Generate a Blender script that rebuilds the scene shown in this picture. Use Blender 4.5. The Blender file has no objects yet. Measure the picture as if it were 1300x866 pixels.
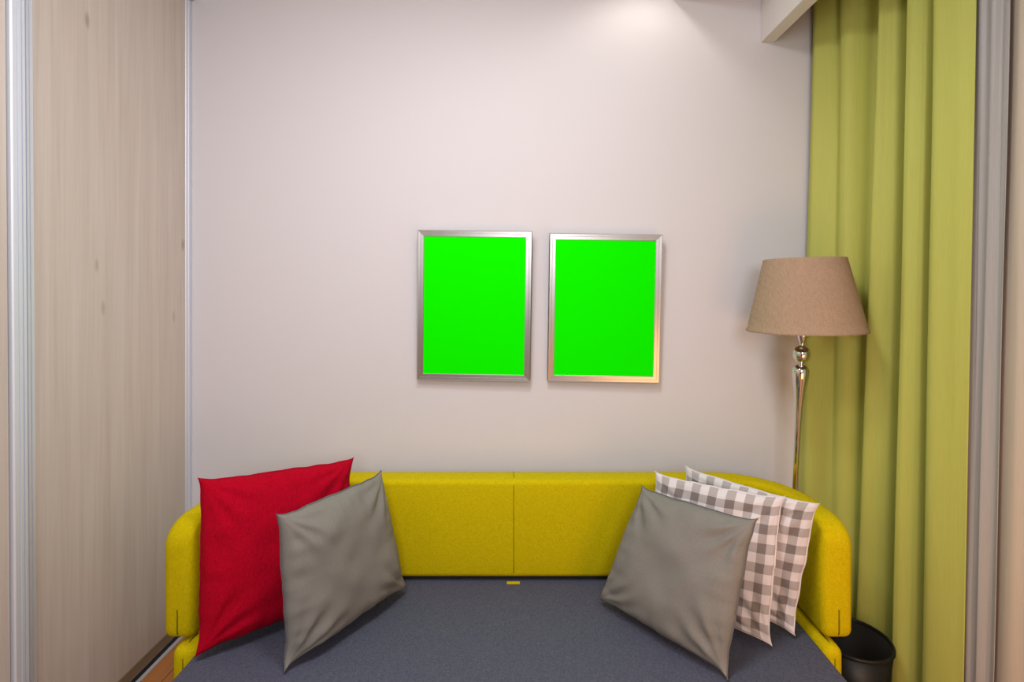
import bpy, bmesh, math, random
from mathutils import Vector, noise, Matrix
random.seed(3)
C = bpy.context.scene
COL = C.collection

# ------------------------------------------------------------------ camera, world, lights, exposure
CAM_H = 1.45
cam = bpy.data.cameras.new('camera'); cam.lens = 660/1300*36; cam.sensor_width = 36
cam.shift_x = -10/1300; cam.shift_y = -67/1300; cam.clip_start = 0.05
co = bpy.data.objects.new('camera', cam); COL.objects.link(co)
co.location = (0, 0, CAM_H); co.rotation_euler = (math.pi/2, 0, 0)
C.camera = co

w = bpy.data.worlds.new('world'); C.world = w; w.use_nodes = True
w.node_tree.nodes['Background'].inputs[0].default_value = (0.8, 0.88, 1.0, 1)
w.node_tree.nodes['Background'].inputs[1].default_value = 0.3

C.view_settings.view_transform = 'Standard'; C.view_settings.look = 'None'
C.view_settings.exposure = 0.04; C.view_settings.gamma = 1; C.view_settings.use_curve_mapping = False

def area(name, loc, target, size, power, col, sy=None, spread=math.pi):
    l = bpy.data.lights.new(name, 'AREA'); l.energy = power; l.color = col; l.size = size
    l.spread = spread
    if sy: l.shape = 'RECTANGLE'; l.size_y = sy
    o = bpy.data.objects.new(name, l); COL.objects.link(o); o.location = loc
    o.rotation_euler = (Vector(target)-Vector(loc)).to_track_quat('-Z', 'Y').to_euler()
    return o
# main ceiling luminaire in the middle of the room, a little left of and above the camera
area('ceiling_light_and_added_fill', (-0.05, 1.05, 2.80), (-0.05, 1.1, 0), 0.30, 15, (0.97, 0.965, 0.98))
area('ceiling_light_and_added_fill', (-0.55, 0.45, 2.80), (-0.5, 1.0, 0), 0.55, 17, (0.97, 0.965, 0.99))  # second, softer ceiling fill, added to bring up the left wall
# cool fill light added behind the camera for broad frontal light
area('cool_fill_behind', (0.15, -1.5, 2.0), (0.0, 2.2, 1.1), 0.9, 31, (0.92, 0.94, 1.0), 1.0)
# concealed downlight washing the wall, in the raised part of the ceiling
l = bpy.data.lights.new('wall_downlight', 'SPOT'); l.energy = 4; l.color = (1, .95, .86)
l.spot_size = R_ = math.radians(150); l.spot_blend = 0.6; l.shadow_soft_size = 0.03
lo = bpy.data.objects.new('wall_downlight', l); COL.objects.link(lo); lo.location = (0.53, 1.98, 2.835)
# warm side light low on the right, out of frame; its source is unseen
area('warm_side_light', (0.95, 0.42, 0.62), (1.2, 1.7, 0.5), 0.7, 6.0, (1.0, 0.50, 0.18))

# ------------------------------------------------------------------ helpers
def link(name, me, mat=None, parent=None, smooth=True):
    o = bpy.data.objects.new(name, me); COL.objects.link(o)
    if mat: me.materials.append(mat)
    if smooth: me.polygons.foreach_set('use_smooth', [True]*len(me.polygons))
    if parent: o.parent = parent
    return o
def from_bm(name, bm, mat=None, parent=None, smooth=True):
    bmesh.ops.recalc_face_normals(bm, faces=bm.faces[:])
    me = bpy.data.meshes.new(name); bm.to_mesh(me); bm.free()
    return link(name, me, mat, parent, smooth)
def tag(o, label, cat, group=None, kind=None):
    o['label'] = label; o['category'] = cat
    if group: o['group'] = group
    if kind: o['kind'] = kind
    return o
def empty(name, loc=(0, 0, 0)):
    o = bpy.data.objects.new(name, None); COL.objects.link(o); o.location = loc; o.empty_display_size = .1
    return o
def box_bm(bm, a, b, bev=0, seg=2):
    r = bmesh.ops.create_cube(bm, size=1)
    vs = r['verts']
    for v in vs:
        v.co = Vector(((a[i]+b[i])/2 + v.co[i]*(b[i]-a[i]) for i in range(3)))
    if bev:
        es = list({e for v in vs for e in v.link_edges})
        bmesh.ops.bevel(bm, geom=es, offset=bev, segments=seg, affect='EDGES', profile=.5)
def box(name, a, b, mat, parent=None, bev=0, seg=2, smooth=False):
    bm = bmesh.new(); box_bm(bm, a, b, bev, seg)
    o = from_bm(name, bm, mat, parent, smooth)
    return o
def struct(o):
    o['kind'] = 'structure'; return o
def lathe(name, prof, mat, parent=None, n=48, axis=None):
    bm = bmesh.new(); rings = []
    for r, z in prof:
        rings.append([bm.verts.new((r*math.cos(2*math.pi*i/n), r*math.sin(2*math.pi*i/n), z)) for i in range(n)])
    for a, b in zip(rings, rings[1:]):
        for i in range(n): bm.faces.new((a[i], a[(i+1) % n], b[(i+1) % n], b[i]))
    return from_bm(name, bm, mat, parent)
def tube(name, pts, r, mat, parent=None, closed=False, n=8):
    bm = bmesh.new(); rings = []; N = len(pts); P = [Vector(p) for p in pts]
    for i, p in enumerate(P):
        a = P[(i-1) % N] if (closed or i > 0) else p; b = P[(i+1) % N] if (closed or i < N-1) else p
        t = (b-a).normalized(); up = Vector((0, 0, 1)) if abs(t.z) < .9 else Vector((0, 1, 0))
        u = t.cross(up).normalized(); v = t.cross(u)
        rings.append([bm.verts.new(p+(u*math.cos(k*2*math.pi/n)+v*math.sin(k*2*math.pi/n))*r) for k in range(n)])
    rr = list(zip(rings, rings[1:])) + ([(rings[-1], rings[0])] if closed else [])
    for a, b in rr:
        # align ring start on closed loops where the frame may flip
        for k in range(n): bm.faces.new((a[k], a[(k+1) % n], b[(k+1) % n], b[k]))
    if not closed: bm.faces.new(rings[0]); bm.faces.new(rings[-1])
    return from_bm(name, bm, mat, parent)
def catmull(P, n=10):
    out = []; P = [Vector(p) for p in P]; Q = [2*P[0]-P[1]]+P+[2*P[-1]-P[-2]]
    for i in range(1, len(Q)-2):
        a, b, c, d = Q[i-1:i+3]
        for k in range(n):
            t = k/n
            out.append(.5*((2*b)+(c-a)*t+(2*a-5*b+4*c-d)*t*t+(3*b-a-3*c+d)*t**3))
    out.append(P[-1]); return out

# ------------------------------------------------------------------ materials
def lin(c): return tuple((x/255/12.92 if x/255 <= .04045 else ((x/255+.055)/1.055)**2.4) for x in c)
class NT:
    def __init__(s, name):
        s.m = bpy.data.materials.new(name); s.m.use_nodes = True; s.t = s.m.node_tree
        s.b = s.t.nodes['Principled BSDF']
    def n(s, t, **kw):
        x = s.t.nodes.new(t)
        for k, v in kw.items():
            if k.startswith('_'): setattr(x, k[1:], v)
            else: x.inputs[k.replace('__', ' ')].default_value = v
        return x
    def l(s, a, b): s.t.links.new(a, b)
def mat(name, col, rough=.7, metal=0, spec=.5, **kw):
    N = NT(name); N.b.inputs['Base Color'].default_value = (*col, 1)
    N.b.inputs['Roughness'].default_value = rough; N.b.inputs['Metallic'].default_value = metal
    N.b.inputs['Specular IOR Level'].default_value = spec
    return N
def bump(N, src, strength, dist):
    b = N.n('ShaderNodeBump', Strength=strength, Distance=dist); N.l(src, b.inputs['Height'])
    N.l(b.outputs[0], N.b.inputs['Normal']); return b
def paint(name, col):
    N = mat(name, col, .85, spec=.2)
    tc = N.n('ShaderNodeTexCoord'); no = N.n('ShaderNodeTexNoise', Scale=180.0, Detail=3.0)
    N.l(tc.outputs['Object'], no.inputs['Vector']); bump(N, no.outputs[0], .12, .002)
    return N.m
def fabric(name, c1, c2, scale=420, bstr=.35, rough=.95, mott=6.0):
    """woven cloth: fine warp and weft threads mixed with a slub noise"""
    N = mat(name, c1, rough, spec=.12)
    tc = N.n('ShaderNodeTexCoord')
    sep = []
    for s in ((scale, scale*.2, scale*.2), (scale*.2, scale, scale)):
        mp = N.n('ShaderNodeMapping'); mp.inputs['Scale'].default_value = s
        N.l(tc.outputs['Object'], mp.inputs['Vector'])
        no = N.n('ShaderNodeTexNoise', Scale=1.0, Detail=2.0); N.l(mp.outputs[0], no.inputs['Vector']); sep.append(no)
    ad = N.n('ShaderNodeMath', _operation='ADD'); N.l(sep[0].outputs[0], ad.inputs[0]); N.l(sep[1].outputs[0], ad.inputs[1])
    mr = N.n('ShaderNodeMapRange'); mr.inputs[1].default_value = .75; mr.inputs[2].default_value = 1.25
    N.l(ad.outputs[0], mr.inputs[0])
    mx = N.n('ShaderNodeMix', _data_type='RGBA'); mx.inputs[6].default_value = (*c1, 1); mx.inputs[7].default_value = (*c2, 1)
    N.l(mr.outputs[0], mx.inputs[0]); N.l(mx.outputs[2], N.b.inputs['Base Color'])
    bump(N, mr.outputs[0], bstr, .0015)
    N.b.inputs['Sheen Weight'].default_value = .0
    return N.m

M = {}
M['wall'] = paint('wall_paint', (.705, .675, .69))
M['low_bounce'] = paint('low_bounce_paint', (.26, .27, .29))  # unseen wall behind the camera, made dark to cut bounced light
M['white'] = paint('white_paint', (.78, .76, .72))
M['ceil'] = paint('ceiling_paint', (.75, .73, .69))
M['yellow'] = fabric('mustard_wool', lin((190, 172, 0)), lin((212, 190, 8)))
M['yseam'] = fabric('mustard_seam', lin((112, 104, 0)), lin((130, 118, 2)))
M['seat'] = fabric('blue_grey_weave', lin((72, 76, 94)), lin((100, 101, 116)), 700, .3)
M['red'] = fabric('red_weave', lin((158, 0, 24)), lin((186, 0, 38)), 380, .4)
M['grey'] = fabric('grey_cotton', lin((126, 122, 116)), lin((137, 133, 126)), 900, .12, .7)
M['greyedge'] = fabric('grey_piping', lin((96, 94, 96)), lin((112, 110, 110)), 900, .1)
M['rededge'] = fabric('red_piping', lin((150, 0, 32)), lin((176, 2, 44)), 500, .2)
M['shade'] = fabric('lampshade_cloth', lin((160, 134, 112)), lin((176, 148, 124)), 300, .25)
M['shadein'] = mat('shade_lining', lin((225, 215, 200)), .8).m
N = mat('chrome', (.75, .73, .70), .07, 1); M['chrome'] = N.m
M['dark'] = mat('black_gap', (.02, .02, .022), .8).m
M['binm'] = mat('black_bin_plastic', (.008, .009, .010), .45, spec=.35).m
M['green_panel'] = mat('green_print', (.006, 1.0, .0), 1.0, spec=0).m
M['backing'] = mat('frame_backing', (.25, .2, .15), .8).m

def brushed(name, col, rough, axis=2, bands=60.0):
    N = mat(name, col, rough, 1)
    tc = N.n('ShaderNodeTexCoord'); mp = N.n('ShaderNodeMapping')
    s = [bands*8]*3; s[axis] = 1.5; mp.inputs['Scale'].default_value = s
    N.l(tc.outputs['Object'], mp.inputs['Vector'])
    no = N.n('ShaderNodeTexNoise', Scale=1.0, Detail=3.0); N.l(mp.outputs[0], no.inputs['Vector'])
    mr = N.n('ShaderNodeMapRange'); mr.inputs[3].default_value = rough*.8; mr.inputs[4].default_value = rough*1.25
    N.l(no.outputs[0], mr.inputs[0]); N.l(mr.outputs[0], N.b.inputs['Roughness']); bump(N, no.outputs[0], .015, .0003)
    return N.m
M['alu'] = brushed('aluminium', (.77, .81, .89), .5); M['alu'].node_tree.nodes['Principled BSDF'].inputs['Metallic'].default_value = .45
M['rail'] = mat('shaded_alu', lin((150, 136, 114)), .45, .4).m  # aluminium rail at the door foot; its shade is put into the brown colour
M['framev'] = brushed('champagne_metal', (.62, .59, .55), .3, 2)

# pale ash boards with vertical grain and small knots
N = mat('pale_wood', (.5, .42, .36), .55, spec=.3)
tc = N.n('ShaderNodeTexCoord')
mp = N.n('ShaderNodeMapping'); mp.inputs['Scale'].default_value = (1, 22, .9); N.l(tc.outputs['Object'], mp.inputs['Vector'])
n1 = N.n('ShaderNodeTexNoise', Scale=1.0, Detail=6.0, Roughness=.6, Distortion=.4); N.l(mp.outputs[0], n1.inputs['Vector'])
mp2 = N.n('ShaderNodeMapping'); mp2.inputs['Scale'].default_value = (1, 140, 3); N.l(tc.outputs['Object'], mp2.inputs['Vector'])
n2 = N.n('ShaderNodeTexNoise', Scale=1.0, Detail=3.0); N.l(mp2.outputs[0], n2.inputs['Vector'])
ad = N.n('ShaderNodeMath', _operation='MULTIPLY_ADD'); ad.inputs[1].default_value = .45
N.l(n2.outputs[0], ad.inputs[0]); N.l(n1.outputs[0], ad.inputs[2])
cr = N.n('ShaderNodeValToRGB'); e = cr.color_ramp.elements
e[0].position = .42; e[0].color = (*lin((190, 178, 168)), 1); e[1].position = 1.0; e[1].color = (*lin((210, 201, 192)), 1)
el = e.new(.7); el.color = (*lin((202, 190, 180)), 1)
N.l(ad.outputs[0], cr.inputs[0])
mp3 = N.n('ShaderNodeMapping'); mp3.inputs['Scale'].default_value = (0, 9, 3.4); N.l(tc.outputs['Object'], mp3.inputs['Vector'])
nd = N.n('ShaderNodeTexNoise', Scale=2.0); N.l(mp3.outputs[0], nd.inputs['Vector'])
vm = N.n('ShaderNodeMix', _data_type='VECTOR'); vm.inputs[0].default_value = .12
N.l(mp3.outputs[0], vm.inputs[4]); N.l(nd.outputs[1], vm.inputs[5])
vo = N.n('ShaderNodeTexVoronoi', Scale=1.0, _feature='F1'); N.l(vm.outputs[1], vo.inputs['Vector'])
k = N.n('ShaderNodeMapRange'); k.inputs[1].default_value = .03; k.inputs[2].default_value = .11; k.inputs[3].default_value = .5; k.inputs[4].default_value = 0
N.l(vo.outputs['Distance'], k.inputs[0])
mx = N.n('ShaderNodeMix', _data_type='RGBA'); mx.inputs[7].default_value = (*lin((128, 106, 92)), 1)
N.l(k.outputs[0], mx.inputs[0]); N.l(cr.outputs[0], mx.inputs[6]); N.l(mx.outputs[2], N.b.inputs['Base Color'])
M['wood'] = N.m

# honey oak floor boards
N = mat('oak_floor', (.5, .25, .1), .38, spec=.45)
tc = N.n('ShaderNodeTexCoord'); mp = N.n('ShaderNodeMapping'); mp.inputs['Rotation'].default_value = (0, 0, math.pi/2)
N.l(tc.outputs['Object'], mp.inputs['Vector'])
br = N.n('ShaderNodeTexBrick', Scale=1.0); br.inputs['Brick Width'].default_value = 1.2; br.inputs['Row Height'].default_value = .12
br.inputs['Mortar Size'].default_value = .0015
br.inputs['Color1'].default_value = (*lin((205, 126, 66)), 1); br.inputs['Color2'].default_value = (*lin((222, 150, 88)), 1)
br.inputs['Mortar'].default_value = (*lin((90, 50, 25)), 1)
N.l(mp.outputs[0], br.inputs['Vector'])
mp2 = N.n('ShaderNodeMapping'); mp2.inputs['Scale'].default_value = (60, 2.5, 1); N.l(tc.outputs['Object'], mp2.inputs['Vector'])
no = N.n('ShaderNodeTexNoise', Scale=1.0, Detail=5.0, Distortion=.6); N.l(mp2.outputs[0], no.inputs['Vector'])
mx = N.n('ShaderNodeMix', _data_type='RGBA', _blend_type='MULTIPLY'); mx.inputs[0].default_value = .45
N.l(br.outputs[0], mx.inputs[6]); N.l(no.outputs[0], mx.inputs[7]); N.l(mx.outputs[2], N.b.inputs['Base Color'])
M['floor'] = N.m

def curtain_mat(name, c1, c2, rough, sheen=0, scale=500):
    N = mat(name, c1, rough, spec=.25)
    tc = N.n('ShaderNodeTexCoord'); mp = N.n('ShaderNodeMapping'); mp.inputs['Scale'].default_value = (scale, scale, 8)
    N.l(tc.outputs['Object'], mp.inputs['Vector'])
    no = N.n('ShaderNodeTexNoise', Scale=1.0, Detail=2.0); N.l(mp.outputs[0], no.inputs['Vector'])
    mx = N.n('ShaderNodeMix', _data_type='RGBA'); mx.inputs[6].default_value = (*c1, 1); mx.inputs[7].default_value = (*c2, 1)
    N.l(no.outputs[0], mx.inputs[0]); N.l(mx.outputs[2], N.b.inputs['Base Color'])
    bump(N, no.outputs[0], .1, .0006)
    N.b.inputs['Sheen Weight'].default_value = sheen
    return N.m
M['green'] = curtain_mat('green_curtain_cloth', lin((174, 178, 84)), lin((190, 192, 100)), .6)
M['satin'] = curtain_mat('taupe_satin', lin((158, 155, 152)), lin((172, 169, 166)), .4)
M['beige'] = curtain_mat('beige_satin', lin((190, 176, 160)), lin((204, 190, 172)), .45)

# gingham cotton driven by the cushion's own UV map
N = mat('gingham', (.7, .7, .7), .9, spec=.1)
uv = N.n('ShaderNodeUVMap'); sp = N.n('ShaderNodeSeparateXYZ'); N.l(uv.outputs[0], sp.inputs[0])
fs = []
for ax in (0, 1):
    m1 = N.n('ShaderNodeMath', _operation='MULTIPLY'); m1.inputs[1].default_value = 7.5; N.l(sp.outputs[ax], m1.inputs[0])
    fr = N.n('ShaderNodeMath', _operation='FRACT'); N.l(m1.outputs[0], fr.inputs[0])
    gt = N.n('ShaderNodeMath', _operation='GREATER_THAN'); gt.inputs[1].default_value = .5; N.l(fr.outputs[0], gt.inputs[0]); fs.append(gt)
sm = N.n('ShaderNodeMath', _operation='ADD'); N.l(fs[0].outputs[0], sm.inputs[0]); N.l(fs[1].outputs[0], sm.inputs[1])
hf = N.n('ShaderNodeMath', _operation='MULTIPLY'); hf.inputs[1].default_value = .5; N.l(sm.outputs[0], hf.inputs[0])
cr = N.n('ShaderNodeValToRGB'); cr.color_ramp.interpolation = 'CONSTANT'; e = cr.color_ramp.elements
e[0].position = 0; e[0].color = (*lin((220, 213, 214)), 1); e[1].position = .75; e[1].color = (*lin((126, 116, 113)), 1)
el = e.new(.25); el.color = (*lin((176, 168, 166)), 1)
N.l(hf.outputs[0], cr.inputs[0]); N.l(cr.outputs[0], N.b.inputs['Base Color'])
M['gingham'] = N.m

# ------------------------------------------------------------------ setting
WY = 2.25
HC = 2.86          # raised ceiling
DC = 2.70          # dropped ceiling
struct(box('floor', (-2.1, -2.2, -.06), (1.62, 2.4, 0), M['floor']))
struct(box('wall_back', (-2.1, WY, 0), (1.62, WY+.12, HC), M['wall']))
struct(box('wall_left', (-2.14, -2.2, 0), (-2.02, WY, HC), M['wall']))
struct(box('wall_right', (1.50, -2.2, 0), (1.62, WY, HC), M['wall']))
struct(box('unseen_wall_front', (-2.1, -2.32, 0), (1.62, -2.2, HC), M['low_bounce']))
struct(box('ceiling', (-2.14, -2.32, HC), (1.62, 2.4, HC+.1), M['ceil']))
struct(box('trim_1', (.66, -2.2, DC), (1.043, WY, HC), M['ceil']))                     # lowered strip of ceiling
struct(box('trim_2', (1.043, -2.2, 2.514), (1.10, WY, HC), M['white'], bev=.002))      # pelmet in front of the curtains

# ------------------------------------------------------------------ wardrobe with sliding doors
wr = empty('sliding_wardrobe', (-1.42, .6, 0))
tag(wr, 'tall built-in wardrobe with pale wood sliding doors and aluminium edges along the left wall', 'wardrobe')
def local(o, root):
    o.parent = root; o.matrix_parent_inverse = Matrix.Translation(-root.location); return o
def profile(name, x, y0, y1, z0, z1, parent, grooves, lean=0):
    """upright aluminium stile facing +X with lengthwise grooves"""
    bm = bmesh.new(); pts = [(x-.03, y0)]
    ys = sorted([y0+.0015, y1-.0015])
    front = [(x-.003, y0), (x, y0+.003)]
    for gy, gw, gd in grooves:
        front += [(x, gy-gw), (x-gd, gy-gw*.6), (x-gd, gy+gw*.6), (x, gy+gw)]
    front += [(x, y1-.003), (x-.003, y1), (x-.03, y1)]
    pts += front
    lo_ = [bm.verts.new((a, b+lean, z0)) for a, b in pts]; hi = [bm.verts.new((a, b, z1)) for a, b in pts]
    n = len(pts)
    for i in range(n): bm.faces.new((lo_[i], lo_[(i+1) % n], hi[(i+1) % n], hi[i]))
    bm.faces.new(lo_); bm.faces.new(hi)
    return local(from_bm(name, bm, M['alu'], None, False), parent)
ZT = 2.70
local(box('carcass_side', (-2.0, 2.215, .0), (-1.48, 2.245, 2.80), M['wood']), wr)
local(box('carcass_top', (-2.0, -1.6, 2.76), (-1.46, 2.21, 2.80), M['wood']), wr)
tr = local(box('top_track', (-1.475, -1.6, ZT), (-1.395, 2.245, 2.76), M['alu'], bev=.002), wr)
local(box('track_slot', (-1.455, -1.6, ZT-.006), (-1.405, 2.24, ZT), M['dark']), tr)
bt = local(box('bottom_track', (-1.475, -1.6, 0), (-1.398, 2.245, .004), M['alu'], bev=.001), wr)
local(box('track_slot', (-1.425, -1.6, .004), (-1.412, 2.24, .007), M['dark']), bt)
# far door
far_door = local(box('sliding_door', (-1.446, 1.512, .058), (-1.423, 2.212, 2.685), M['wood']), wr)
profile('door_stile', -1.42, 1.468, 1.514, .008, 2.695, far_door, [(1.488, .0028, .008), (1.500, .0016, .004)], .02)
profile('door_stile', -1.42, 2.210, 2.246, .008, 2.695, far_door, [(2.226, .004, .004)])
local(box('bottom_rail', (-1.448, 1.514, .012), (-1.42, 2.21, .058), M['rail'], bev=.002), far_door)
# near door, running in the front channel
near_door = local(box('sliding_door', (-1.408, .62, .058), (-1.388, 1.3985, 2.685), M['wood']), wr)
for v in near_door.data.vertices:
    if v.co.z < .1 and v.co.y > 1: v.co.y += .02
st = profile('door_stile', -1.378, 1.4035, 1.446, .008, 2.695, near_door, [(1.4215, .0022, .004), (1.434, .0022, .008)], .02)
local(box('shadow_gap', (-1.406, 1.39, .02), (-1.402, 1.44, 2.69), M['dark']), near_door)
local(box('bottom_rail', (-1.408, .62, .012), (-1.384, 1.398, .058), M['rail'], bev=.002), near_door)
# third door, beside the camera
d3 = local(box('sliding_door', (-1.446, -1.5, .058), (-1.423, .66, 2.685), M['wood']), wr)
profile('door_stile', -1.42, .60, .66, .008, 2.695, d3, [(.63, .004, .006)])

# ------------------------------------------------------------------ pictures
def picture(px, loc, w_, h_, rot, label):
    r = empty('picture_frame', loc); r.rotation_euler = rot
    tag(r, label, 'picture', 'green pictures in metal frames')
    bw = .030; dp = .022
    # ring: bevelled section mitred at the corners; local X width, Z height, -Y to the room
    sec = [(0, 0), (0, -dp+.005), (.004, -dp), (bw*.45, -dp+.0006), (bw*.47, -dp+.0014), (bw*.5, -dp+.0004), (bw-.003, -dp+.001), (bw, -dp+.004), (bw, 0)]
    bm = bmesh.new(); rings = []
    for sx, sz in ((-1, -1), (1, -1), (1, 1), (-1, 1)):
        rings.append([bm.verts.new((sx*(w_/2-o), y, sz*(h_/2-o))) for o, y in sec])
    for i in range(4):
        a, b = rings[i], rings[(i+1) % 4]
        for k in range(len(sec)-1): bm.faces.new((a[k], b[k], b[k+1], a[k+1]))
    from_bm('frame', bm, M['framev'], r, False)
    box('print', (-w_/2+bw-.002, -dp+.003, -h_/2+bw-.002), (w_/2-bw+.002, -dp+.006, h_/2-bw+.002), M['green_panel'], r)
    box('backing_board', (-w_/2+.004, -.006, -h_/2+.004), (w_/2-.004, 0.0, h_/2-.004), M['backing'], r)
    tube('hanging_hook', [(0, .0, h_/2-.06), (0, .012, h_/2-.055), (0, .016, h_/2-.04)], .003, M['chrome'], r)
S = WY/660
rot = (math.radians(2.0), math.radians(.8), math.radians(-.7))
picture(0, ((602.3-660)*2.218/660, 2.229, CAM_H-(388.3-366)*2.218/660), .488, .642, rot, 'left one of two vivid green pictures in brushed metal frames on the pale wall')
picture(0, ((767.3-660)*2.218/660, 2.229, CAM_H-(391.3-366)*2.218/660), .479, .634, rot, 'right one of two vivid green pictures in brushed metal frames, nearer the lamp')

# ------------------------------------------------------------------ sofa
sofa = empty('sofa', (-.035, 1.75, 0))
tag(sofa, 'mustard yellow sofa with curved wraparound back and flat blue-grey seat below two pictures', 'sofa')
XL, XR, YB, YF = -1.136, 1.062, 2.135, 1.648
BOT, TOP = .332, .708
def sofa_path(off):
    """plan outline of the band, pushed inward by off, from left arm front to right arm front"""
    r = .30; pts = []
    pts += [(XL+off, y, -1, 0) for y in [YF+i*(YB-r-YF)/8 for i in range(8)]]
    for i in range(17):
        a = math.pi-i*math.pi/2/16
        pts.append((XL+r+(r-off)*math.cos(a), YB-r+(r-off)*math.sin(a), math.cos(a), math.sin(a)))
    n = 26
    for i in range(1, n): pts.append((XL+r+(XR-XL-2*r)*i/n, YB-off, 0, 1))
    for i in range(17):
        a = math.pi/2-i*math.pi/2/16
        pts.append((XR-r+(r-off)*math.cos(a), YB-r+(r-off)*math.sin(a), math.cos(a), math.sin(a)))
    pts += [(XR-off, YB-r-(i+1)*(YB-r-YF)/8, 1, 0) for i in range(8)]
    return pts
def band():
    base = sofa_path(0); L = [0]
    for a, b in zip(base, base[1:]): L.append(L[-1]+math.hypot(a[0]-b[0], a[1]-b[1]))
    tot = L[-1]
    # resample finely near the ends
    ss = [0, .002, .006, .012, .02, .03, .045, .06, .08]; ss = ss + [tot*i/90 for i in range(4, 87)] + [tot-s for s in reversed(ss)]
    def at(s):
        s = min(max(s, 0), tot); i = 0
        while i < len(L)-2 and L[i+1] < s: i += 1
        t = (s-L[i])/(L[i+1]-L[i]); a, b = base[i], base[i+1]
        v = [a[k]*(1-t)+b[k]*t for k in range(4)]; q = math.hypot(v[2], v[3]); v[2] /= q; v[3] /= q
        return v
    bm = bmesh.new(); rings = []
    for s in ss:
        x, y, nx, ny = at(s); e = min(s, tot-s)
        f = min(1, max(0, (e-.35)/.35)); f = f*f*(3-2*f); T = .095+.038*f
        rt = .085; top = TOP - (rt-math.sqrt(max(0, rt*rt-(rt-min(e, rt))**2)))*.95
        rb = .03; bot = BOT + (rb-math.sqrt(max(0, rb*rb-(rb-min(e, rb))**2)))*.9
        re = .028; ins = re-math.sqrt(max(0, re*re-(re-min(e, re))**2)); ins *= .9
        # rounded rectangle section in (depth q from outer face, z)
        q0, q1 = ins, T-ins; rc = .02; ro = .045; rcB = .022; sec = []
        def arc(cq, cz, r, a0, a1, n=5):
            for i in range(n+1):
                a = math.radians(a0+(a1-a0)*i/n); sec.append((cq+r*math.cos(a), cz+r*math.sin(a)))
        wq = q1-q0; ro = min(ro, wq*.45); rc = min(rc, wq*.4)
        arc(q0+ro, top-ro, ro, 180, 90); arc(q1-rc, top-rc, rc, 90, 0)
        mid = (top+bot)/2
        belly = .006
        for zz in (.75, .5, .25): sec.append((q1+belly*math.sin(math.pi*zz), bot+(top-bot)*zz))
        arc(q1-rcB, bot+rcB, rcB, 0, -90); arc(q0+rcB, bot+rcB, rcB, -90, -180)
        for zz in (.25, .5, .75): sec.append((q0, bot+(top-bot)*zz))
        rings.append([bm.verts.new((x-nx*q, y-ny*q, z)) for q, z in sec])
    for a, b in zip(rings, rings[1:]):
        n = len(a)
        for k in range(n): bm.faces.new((a[k], a[(k+1) % n], b[(k+1) % n], b[k]))
    bm.faces.new(rings[0]); bm.faces.new(rings[-1])
    return bm
back = local(from_bm('backrest', band(), M['yellow']), sofa)
# piping seam along the inner top edge, centre seam, end slits
pp = sofa_path(.119)
seam = [(x, y, TOP-.0035) for x, y, _, _ in pp if y > 1.84]
seam = [(x, y, z) for x, y, z in seam]
local(tube('top_seam', [s for s in seam if -.86 < s[0] < .80], .0012, M['yseam']), back)
xc = -.024
cs = [(xc, YB-.03, TOP-.001), (xc, YB-.06, TOP-.0002), (xc, YB-.1, TOP-.0002), (xc, YB-.122, TOP-.004), (xc, YB-.1325, TOP-.018)]
cs += [(xc, YB-.133-.006*math.sin(math.pi*t), TOP-.02-(TOP-BOT-.04)*t) for t in [i/8 for i in range(9)]]
local(tube('centre_seam', cs, .0014, M['yseam']), back)
for xs in (XL+.05, XR-.05):
    pts = [(xs, YF+.0012, z) for z in (.43, .40, .37, .355)]+[(xs, YF+.012, .338), (xs, YF+.05, .331)]
    local(tube('end_seam', pts, .003, M['yseam']), back)
# side bases below the arms
def side_base(x0, x1):
    bm = bmesh.new(); box_bm(bm, (x0, 1.625, .035), (x1, 2.08, .322), .028, 4)
    o = local(from_bm('side_base', bm, M['yellow']), sofa)
    xm = (x0+x1)/2+(.012 if x0 > 0 else -.005)*0
    local(tube('base_seam', [(xm, 1.70, .3225), (xm, 1.66, .3225), (xm, 1.636, .313), (xm, 1.6255, .29), (xm, 1.6245, .15), (xm, 1.6245, .07)], .002, M['yseam']), o)
    return o
side_base(-1.095, -1.012); side_base(.952, 1.018)
bm = bmesh.new(); box_bm(bm, (-1.0, 2.01, .035), (.94, 2.10, .285), .02, 3)
local(from_bm('back_base', bm, M['yellow']), sofa)
# seat: thick mattress, softly crowned
bm = bmesh.new(); box_bm(bm, (-1.008, .98, .13), (.948, 2.06, .318), 0)
es = [e for e in bm.edges if abs(e.verts[0].co.z-e.verts[1].co.z) > .1 and e.verts[0].co.y < 1.2]
bmesh.ops.bevel(bm, geom=es, offset=.14, segments=8, affect='EDGES', profile=.5)
es = [e for e in bm.edges if e.calc_face_angle(0) > .5]
bmesh.ops.bevel(bm, geom=es, offset=.012, segments=3, affect='EDGES', profile=.5)
local(from_bm('seat_mattress', bm, M['seat']), sofa)
bm = bmesh.new(); box_bm(bm, (-.98, 1.04, .05), (.92, 2.0, .13), .01, 2)
local(from_bm('seat_base', bm, M['seat']), sofa)
for x in (-.9, .84):
    for y in (1.12, 1.92):
        bm = bmesh.new()
        bmesh.ops.create_cone(bm, cap_ends=True, segments=20, radius1=.018, radius2=.026, depth=.052, matrix=Matrix.Translation((x, y, .026)))
        local(from_bm('leg', bm, M['dark']), sofa)
local(box('care_tab', (-.05, 1.985, .3185), (0.0, 2.0, .3225), M['yellow'], bev=.001), sofa)

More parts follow.
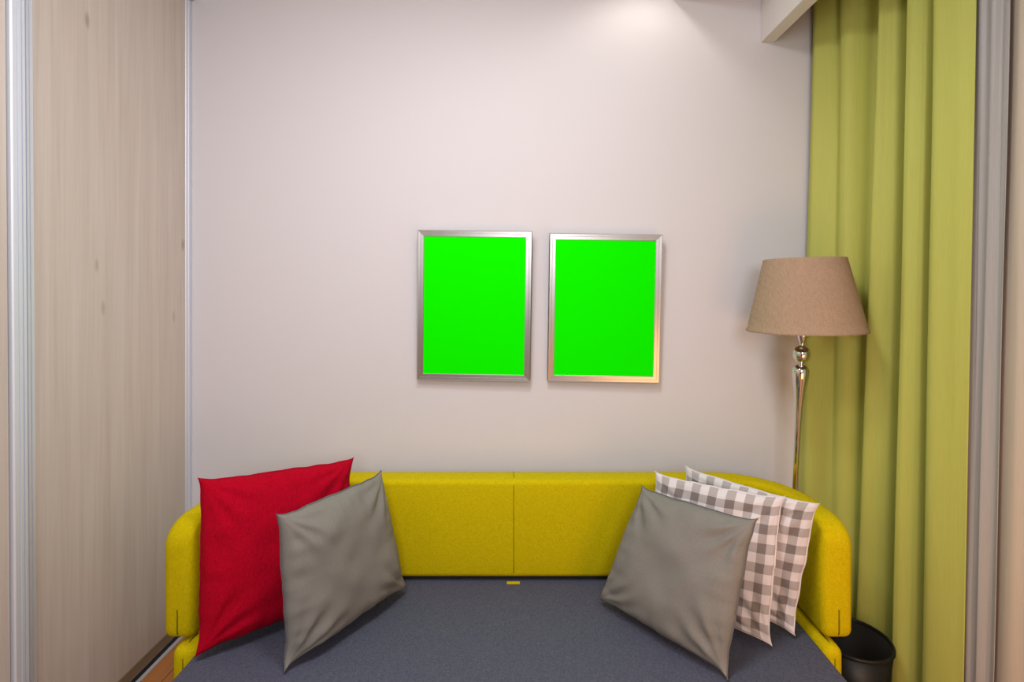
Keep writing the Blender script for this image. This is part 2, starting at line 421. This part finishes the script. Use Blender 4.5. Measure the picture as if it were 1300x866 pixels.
# ------------------------------------------------------------------ cushions
def cushion(name, BL, BR, TR, TL, T, material, label, seed, piping=None, pull=.045, wr_=.006, group=None, rnd=.012, pow_=.42):
    BL, BR, TR, TL = map(Vector, (BL, BR, TR, TL))
    cen = (BL+BR+TR+TL)/4; root = empty(name, Vector((cen.x, cen.y, min(BL.z, BR.z))))
    tag(root, label, 'cushion', group)
    nrm = ((BR-BL)+(TR-TL)).cross((TL-BL)+(TR-BR)).normalized()
    Nn = 64; bm = bmesh.new(); uvl = bm.loops.layers.uv.new('UVMap'); fv = {}; uvs = {}
    O = Vector((seed*3.1, seed*1.7, seed*.9))
    def plane(u, v):
        # u,v in -1..1; sides are pulled inward between the corner ears
        uu = u*(1-pull*(1-abs(v)**9)*abs(u)**2); vv = v*(1-pull*(1-abs(u)**9)*abs(v)**2)
        a, b = (uu+1)/2, (vv+1)/2
        p = BL*(1-a)*(1-b)+BR*a*(1-b)+TR*a*b+TL*(1-a)*b
        cr_ = max(0, abs(uu)+abs(vv)-1.80)/.20; p = p.lerp((BL+BR+TR+TL)/4, rnd*cr_*cr_)
        # gentle waviness of the outline
        ed = max(abs(u), abs(v))**6
        p = p+nrm*(.010*noise.noise(O+Vector((u*1.3, v*1.3, 5)))*ed)
        for cu in (-1, 1):
            k = max(0, 1-math.hypot((u-cu)*1.0, v+1)/.34); k = k*k*(3-2*k)
            p = p+nrm*(.012*k*math.sin(seed*2.3+cu*1.7+8*math.hypot(u-cu, v+1)))
        rim = max(abs(u), abs(v))**5; q = u if abs(v) > abs(u) else v
        p = p.lerp(cen, rim*.016*noise.noise(O+Vector((q*5.5, 3 if abs(v) > abs(u) else 8, (u > 0)+2*(v > 0)))))
        return p
    def height(u, v, side):
        base = ((1-u*u)*(1-v*v)); h = T*max(base, 0)**pow_
        e = (1-abs(u)**4)*(1-abs(v)**4)
        wv = 0
        for cu in (-1, 1):
            for cv in (-1, 1):
                du, dv = u-cu, v-cv; r = math.hypot(du, dv)
                if r < 1e-4: continue
                an = math.atan2(abs(dv), abs(du))
                ph = 5*noise.noise(O+Vector((cu*2.0, cv*2.0, side)))
                wv += math.sin(an*13+ph+2.2*noise.noise(O+Vector((an*2, r*2, cu+cv*3))))*math.exp(-((r-.42)/.32)**2)*.8
        # puckers along the seams
        for a, b in ((u, v), (v, u)):
            k = 1-abs(a)
            wv += 1.5*math.exp(-k/.13)*noise.noise(O+Vector((b*8, 1 if a > 0 else 4, side)))*2
        lo_f = noise.noise(O+Vector((u*1.6+side*3, v*1.6, 2)))*1.1+.5*noise.noise(O+Vector((u*3.5+side*3, v*3.5, 7)))
        return h+e*wr_*(wv*min(1, (1-max(abs(u), abs(v)))*14+.15)+lo_f)
    def par(i):
        t = -1+2*i/Nn; return math.copysign(abs(math.sin(t*math.pi/2))**1.0, t) if True else t
    for side in (1, -1):
        for i in range(Nn+1):
            for j in range(Nn+1):
                u, v = par(i), par(j); edge = i in (0, Nn) or j in (0, Nn)
                key = (i, j, 0 if edge else side)
                if key in fv: continue
                p = plane(u, v)
                if not edge: p = p+nrm*side*max(height(u, v, side), .0015)
                vert = bm.verts.new(p-root.location); fv[key] = vert
    for side in (1, -1):
        g = lambda i, j: (fv[(i, j, 0 if (i in (0, Nn) or j in (0, Nn)) else side)], ((par(i)+1)/2, (par(j)+1)/2))
        for i in range(Nn):
            for j in range(Nn):
                q = [g(i, j), g(i+1, j), g(i+1, j+1), g(i, j+1)]
                if side < 0: q.reverse()
                f = bm.faces.new([a for a, _ in q])
                for lp, (_, t) in zip(f.loops, q): lp[uvl].uv = t
    cover = from_bm('cover', bm, material, root)
    if piping:
        loop = []
        for i in range(Nn): loop.append((i, 0))
        for j in range(Nn): loop.append((Nn, j))
        for i in range(Nn, 0, -1): loop.append((i, Nn))
        for j in range(Nn, 0, -1): loop.append((0, j))
        pts = [plane(par(i), par(j))-root.location for i, j in loop]
        # flat stitched seam flange running round the edge
        bm = bmesh.new(); A = []; 
        for p in pts:
            d = (p-(cen-root.location)).normalized()
            A.append([bm.verts.new(p-d*.003+nrm*.0022), bm.verts.new(p+d*.004+nrm*.0015), bm.verts.new(p+d*.004-nrm*.0015), bm.verts.new(p-d*.003-nrm*.0022)])
        n = len(A)
        for i in range(n):
            a, b = A[i], A[(i+1) % n]
            for k in range(4): bm.faces.new((a[k], a[(k+1) % 4], b[(k+1) % 4], b[k]))
        from_bm('seam', bm, piping, root)
    return root
cushion('cushion', (-.985, 1.575, .335), (-.63, 1.865, .335), (-.613, 1.925, .825), (-1.03, 1.66, .845), .085, M['red'],
        'large red woven cushion in the left corner of the sofa', 1, M['rededge'], .058, .010, rnd=.01)
cushion('cushion', (-.69, 1.52, .33), (-.425, 1.935, .335), (-.506, 1.90, .785), (-.724, 1.542, .780), .075, M['grey'],
        'grey cotton cushion leaning in front of the red cushion at left', 2, M['greyedge'], .070, .012, 'plain grey cushions')
cushion('cushion', (.272, 1.86, .335), (.597, 1.487, .33), (.712, 1.549, .765), (.437, 1.86, .745), .064, M['grey'],
        'grey cotton cushion leaning in front of the checked cushions at right', 3, M['greyedge'], .070, .012, 'plain grey cushions')
cushion('cushion', (.455, 1.905, .335), (.782, 1.615, .333), (.85, 1.662, .785), (.487, 1.89, .785), .043, M['gingham'],
        'grey and white checked cushion directly behind the plain grey cushion at right', 4, M['gingham'], .07, .010, 'checked cushions')
cushion('cushion', (.575, 1.955, .335), (.89, 1.676, .333), (.94, 1.630, .775), (.62, 1.955, .785), .036, M['gingham'],
        'rearmost grey and white checked cushion, closest to the right arm of the sofa', 5, M['gingham'], .065, .010, 'checked cushions')

# ------------------------------------------------------------------ floor lamp behind the sofa's right corner
lamp = empty('floor_lamp', (1.072, 2.085, 0))
tag(lamp, 'chrome floor lamp with beige tapered cloth shade standing behind the right end of the sofa', 'lamp')
lean = math.atan2(-.115, 1.3)   # leans slightly into the room
lathe('base', [(0.0, .0), (.125, .0), (.128, .006), (.12, .016), (.06, .026), (.03, .04), (.016, .07), (.0, .07)], M['chrome'], lamp)
stand = lathe('stem', [(.0, .05), (.012, .05), (.010, .2), (.0085, .5), (.0105, .8), (.0125, .93), (.0155, 1.01), (.021, 1.065), (.0275, 1.105), (.030, 1.130), (.029, 1.146), (.022, 1.158), (.010, 1.164), (.008, 1.168), (.012, 1.170), (.022, 1.177), (.029, 1.190), (.031, 1.203), (.029, 1.216), (.022, 1.228), (.010, 1.235), (.008, 1.24), (.010, 1.25), (.018, 1.272), (.020, 1.29), (.012, 1.30), (.012, 1.36), (.0, 1.36)], M['chrome'], lamp)
stand.rotation_euler = (-lean, 0, 0)
ax = Vector((0, math.sin(lean), math.cos(lean)))
shade_e_loc = ax*1.29
zb, zt, rb_, rt_ = 1.287-.0, 1.562, .205, .141
pr = [(rb_, 0), (rt_, zt-zb), (rt_-.004, zt-zb), (rb_-.004, 0), (rb_, 0)]
def fine(p, n=10):
    out = []
    for a, b in zip(p, p[1:]):
        for i in range(n): out.append((a[0]+(b[0]-a[0])*i/n, a[1]+(b[1]-a[1])*i/n))
    return out+[p[-1]]
sh = lathe('shade', [(rb_, 0), (rb_+.0012, .002), (rb_+.0005, .008)]+fine([(rb_-.003, .012), (rt_+.002, zt-zb-.01)])+[(rt_+.001, zt-zb-.003), (rt_-.001, zt-zb), (rt_-.005, zt-zb-.002), (rb_-.006, .002), (rb_, 0)], M['shade'], lamp, 96)
sh.location = Vector((1.082-1.072, 1.972-2.085, zb)); sh.rotation_euler = (0, math.radians(-1.0), 0)
# shade carrier
for k in range(3):
    a = k*2*math.pi/3+.4
    tube('shade_spoke', [(0, 0, zt-zb-.03), ((rt_-.006)*math.cos(a), (rt_-.006)*math.sin(a), zt-zb-.012)], .002, M['chrome'], sh)
lathe('socket', [(0, .03), (.014, .03), (.017, .05), (.017, .10), (0, .10)], M['shadein'], sh, 24)
lathe('bulb', [(.0, .095), (.013, .1), (.016, .12), (.028, .15), (.031, .17), (.026, .192), (.012, .204), (0, .206)], mat('frosted_bulb', (.85, .85, .82), .35).m, sh, 24)
tube('harp', [(0, 0, .19), (0, 0, zt-zb-.03)], .002, M['chrome'], sh)

# ------------------------------------------------------------------ curtains
def curtain(name, top, bot, zt_, zb_, material, label, rows=60, sub=12, hem=True, wav=.004):
    A, B = catmull([(x, y, 0) for x, y in top], sub), catmull([(x, y, 0) for x, y in bot], sub)
    bm = bmesh.new(); rings = []
    for r in range(rows+1):
        t = r/rows; z = zt_+(zb_-zt_)*t; s = t**1.15; row = []
        for i, (a, b) in enumerate(zip(A, B)):
            p = a.lerp(b, s)
            n1 = noise.noise(Vector((i*.09, t*2.2, 3)))*wav; n2 = noise.noise(Vector((i*.09, t*2.2, 9)))*wav
            row.append(bm.verts.new((p.x+n1, p.y+n2, z)))
        rings.append(row)
    for a, b in zip(rings, rings[1:]):
        for i in range(len(a)-1): bm.faces.new((a[i], a[i+1], b[i+1], b[i]))
    root = empty(name, (top[0][0], top[0][1], 0))
    tag(root, label, 'curtain')
    o = from_bm('drape', bm, material); local(o, root)
    m = o.modifiers.new('thick', 'SOLIDIFY'); m.thickness = .002; m.offset = 0
    # header tape with rings on the rail
    hp = [(v.x, v.y, zt_-.012) for v in A]
    h = local(tube('header_tape', hp, .005, material, n=6), root)
    return root
g_top = [(1.262, 2.232), (1.245, 2.185), (1.275, 2.15), (1.312, 2.125), (1.285, 2.075), (1.30, 2.033), (1.37, 2.01), (1.375, 1.955), (1.31, 1.888), (1.33, 1.862), (1.352, 1.838), (1.44, 1.83), (1.435, 1.785), (1.33, 1.765), (1.315, 1.744), (1.335, 1.72), (1.35, 1.702), (1.435, 1.70), (1.425, 1.665), (1.33, 1.655), (1.31, 1.631), (1.325, 1.575), (1.345, 1.523)]
g_bot = [(1.175, 2.232), (1.185, 2.18), (1.23, 2.15), (1.25, 2.11), (1.27, 2.08), (1.30, 2.065), (1.35, 2.06), (1.36, 2.045), (1.30, 2.019), (1.335, 1.97), (1.365, 1.935), (1.44, 1.925), (1.435, 1.87), (1.33, 1.85), (1.315, 1.825), (1.34, 1.80), (1.36, 1.782), (1.435, 1.775), (1.425, 1.735), (1.34, 1.722), (1.32, 1.698), (1.335, 1.645), (1.35, 1.591)]
curtain('green_curtain', g_top, g_bot, 2.74, .012, M['green'], 'long lime green curtain hanging in deep folds to the right of the lamp')
s_top = [(1.40, 1.61), (1.388, 1.60), (1.372, 1.583), (1.361, 1.555), (1.360, 1.535), (1.366, 1.515), (1.372, 1.50), (1.36, 1.488), (1.372, 1.475), (1.376, 1.462), (1.37, 1.447)]
s_bot = [(1.405, 1.675), (1.39, 1.665), (1.377, 1.645), (1.366, 1.615), (1.365, 1.60), (1.368, 1.582), (1.373, 1.57), (1.362, 1.557), (1.372, 1.545), (1.376, 1.53), (1.371, 1.515)]
curtain('taupe_curtain', s_top, s_bot, 2.74, .012, M['satin'], 'narrow taupe satin curtain between the green curtain and the beige one', wav=.006)
b_top = [(1.43, 1.58), (1.405, 1.52), (1.39, 1.455), (1.382, 1.41), (1.395, 1.36), (1.38, 1.29), (1.395, 1.22), (1.42, 1.16), (1.38, 1.08), (1.42, 1.0)]
b_bot = [(1.42, 1.66), (1.40, 1.60), (1.387, 1.535), (1.377, 1.48), (1.385, 1.42), (1.37, 1.34), (1.38, 1.27), (1.42, 1.20), (1.38, 1.10), (1.42, 1.0)]
curtain('beige_curtain', b_top, b_bot, 2.74, .012, M['beige'], 'beige curtain at the right edge of the photo, nearest the viewer', wav=.006)
rail = box('curtain_rail', (1.28, .9, 2.752), (1.40, 2.24, 2.775), M['white'])

tag(rail, 'white curtain rail above the curtains behind the pelmet', 'curtain rail')
rail.location.z = HC-2.775
for nm in ('green_curtain', 'taupe_curtain', 'beige_curtain'):
    bpy.data.objects[nm].location.z += 0

# ------------------------------------------------------------------ waste bin
binr = empty('waste_bin', (1.166, 1.822, 0))
tag(binr, 'black round waste bin on the floor between the sofa arm and green curtain', 'bin')
R = .124; H = .23
lathe('body', [(0, .0), (.092, .0), (.096, .004), (R-.005, H-.012), (R-.008, H-.012), (.092, .008), (0, .008)], M['binm'], binr, 64)
tor = []
lathe('rim', [(R-.008+.006*0, H-.014), (R-.009, H-.004), (R-.005, H), (R-.001, H-.003), (R, H-.010), (R-.004, H-.014), (R-.008, H-.014)], M['binm'], binr, 64)
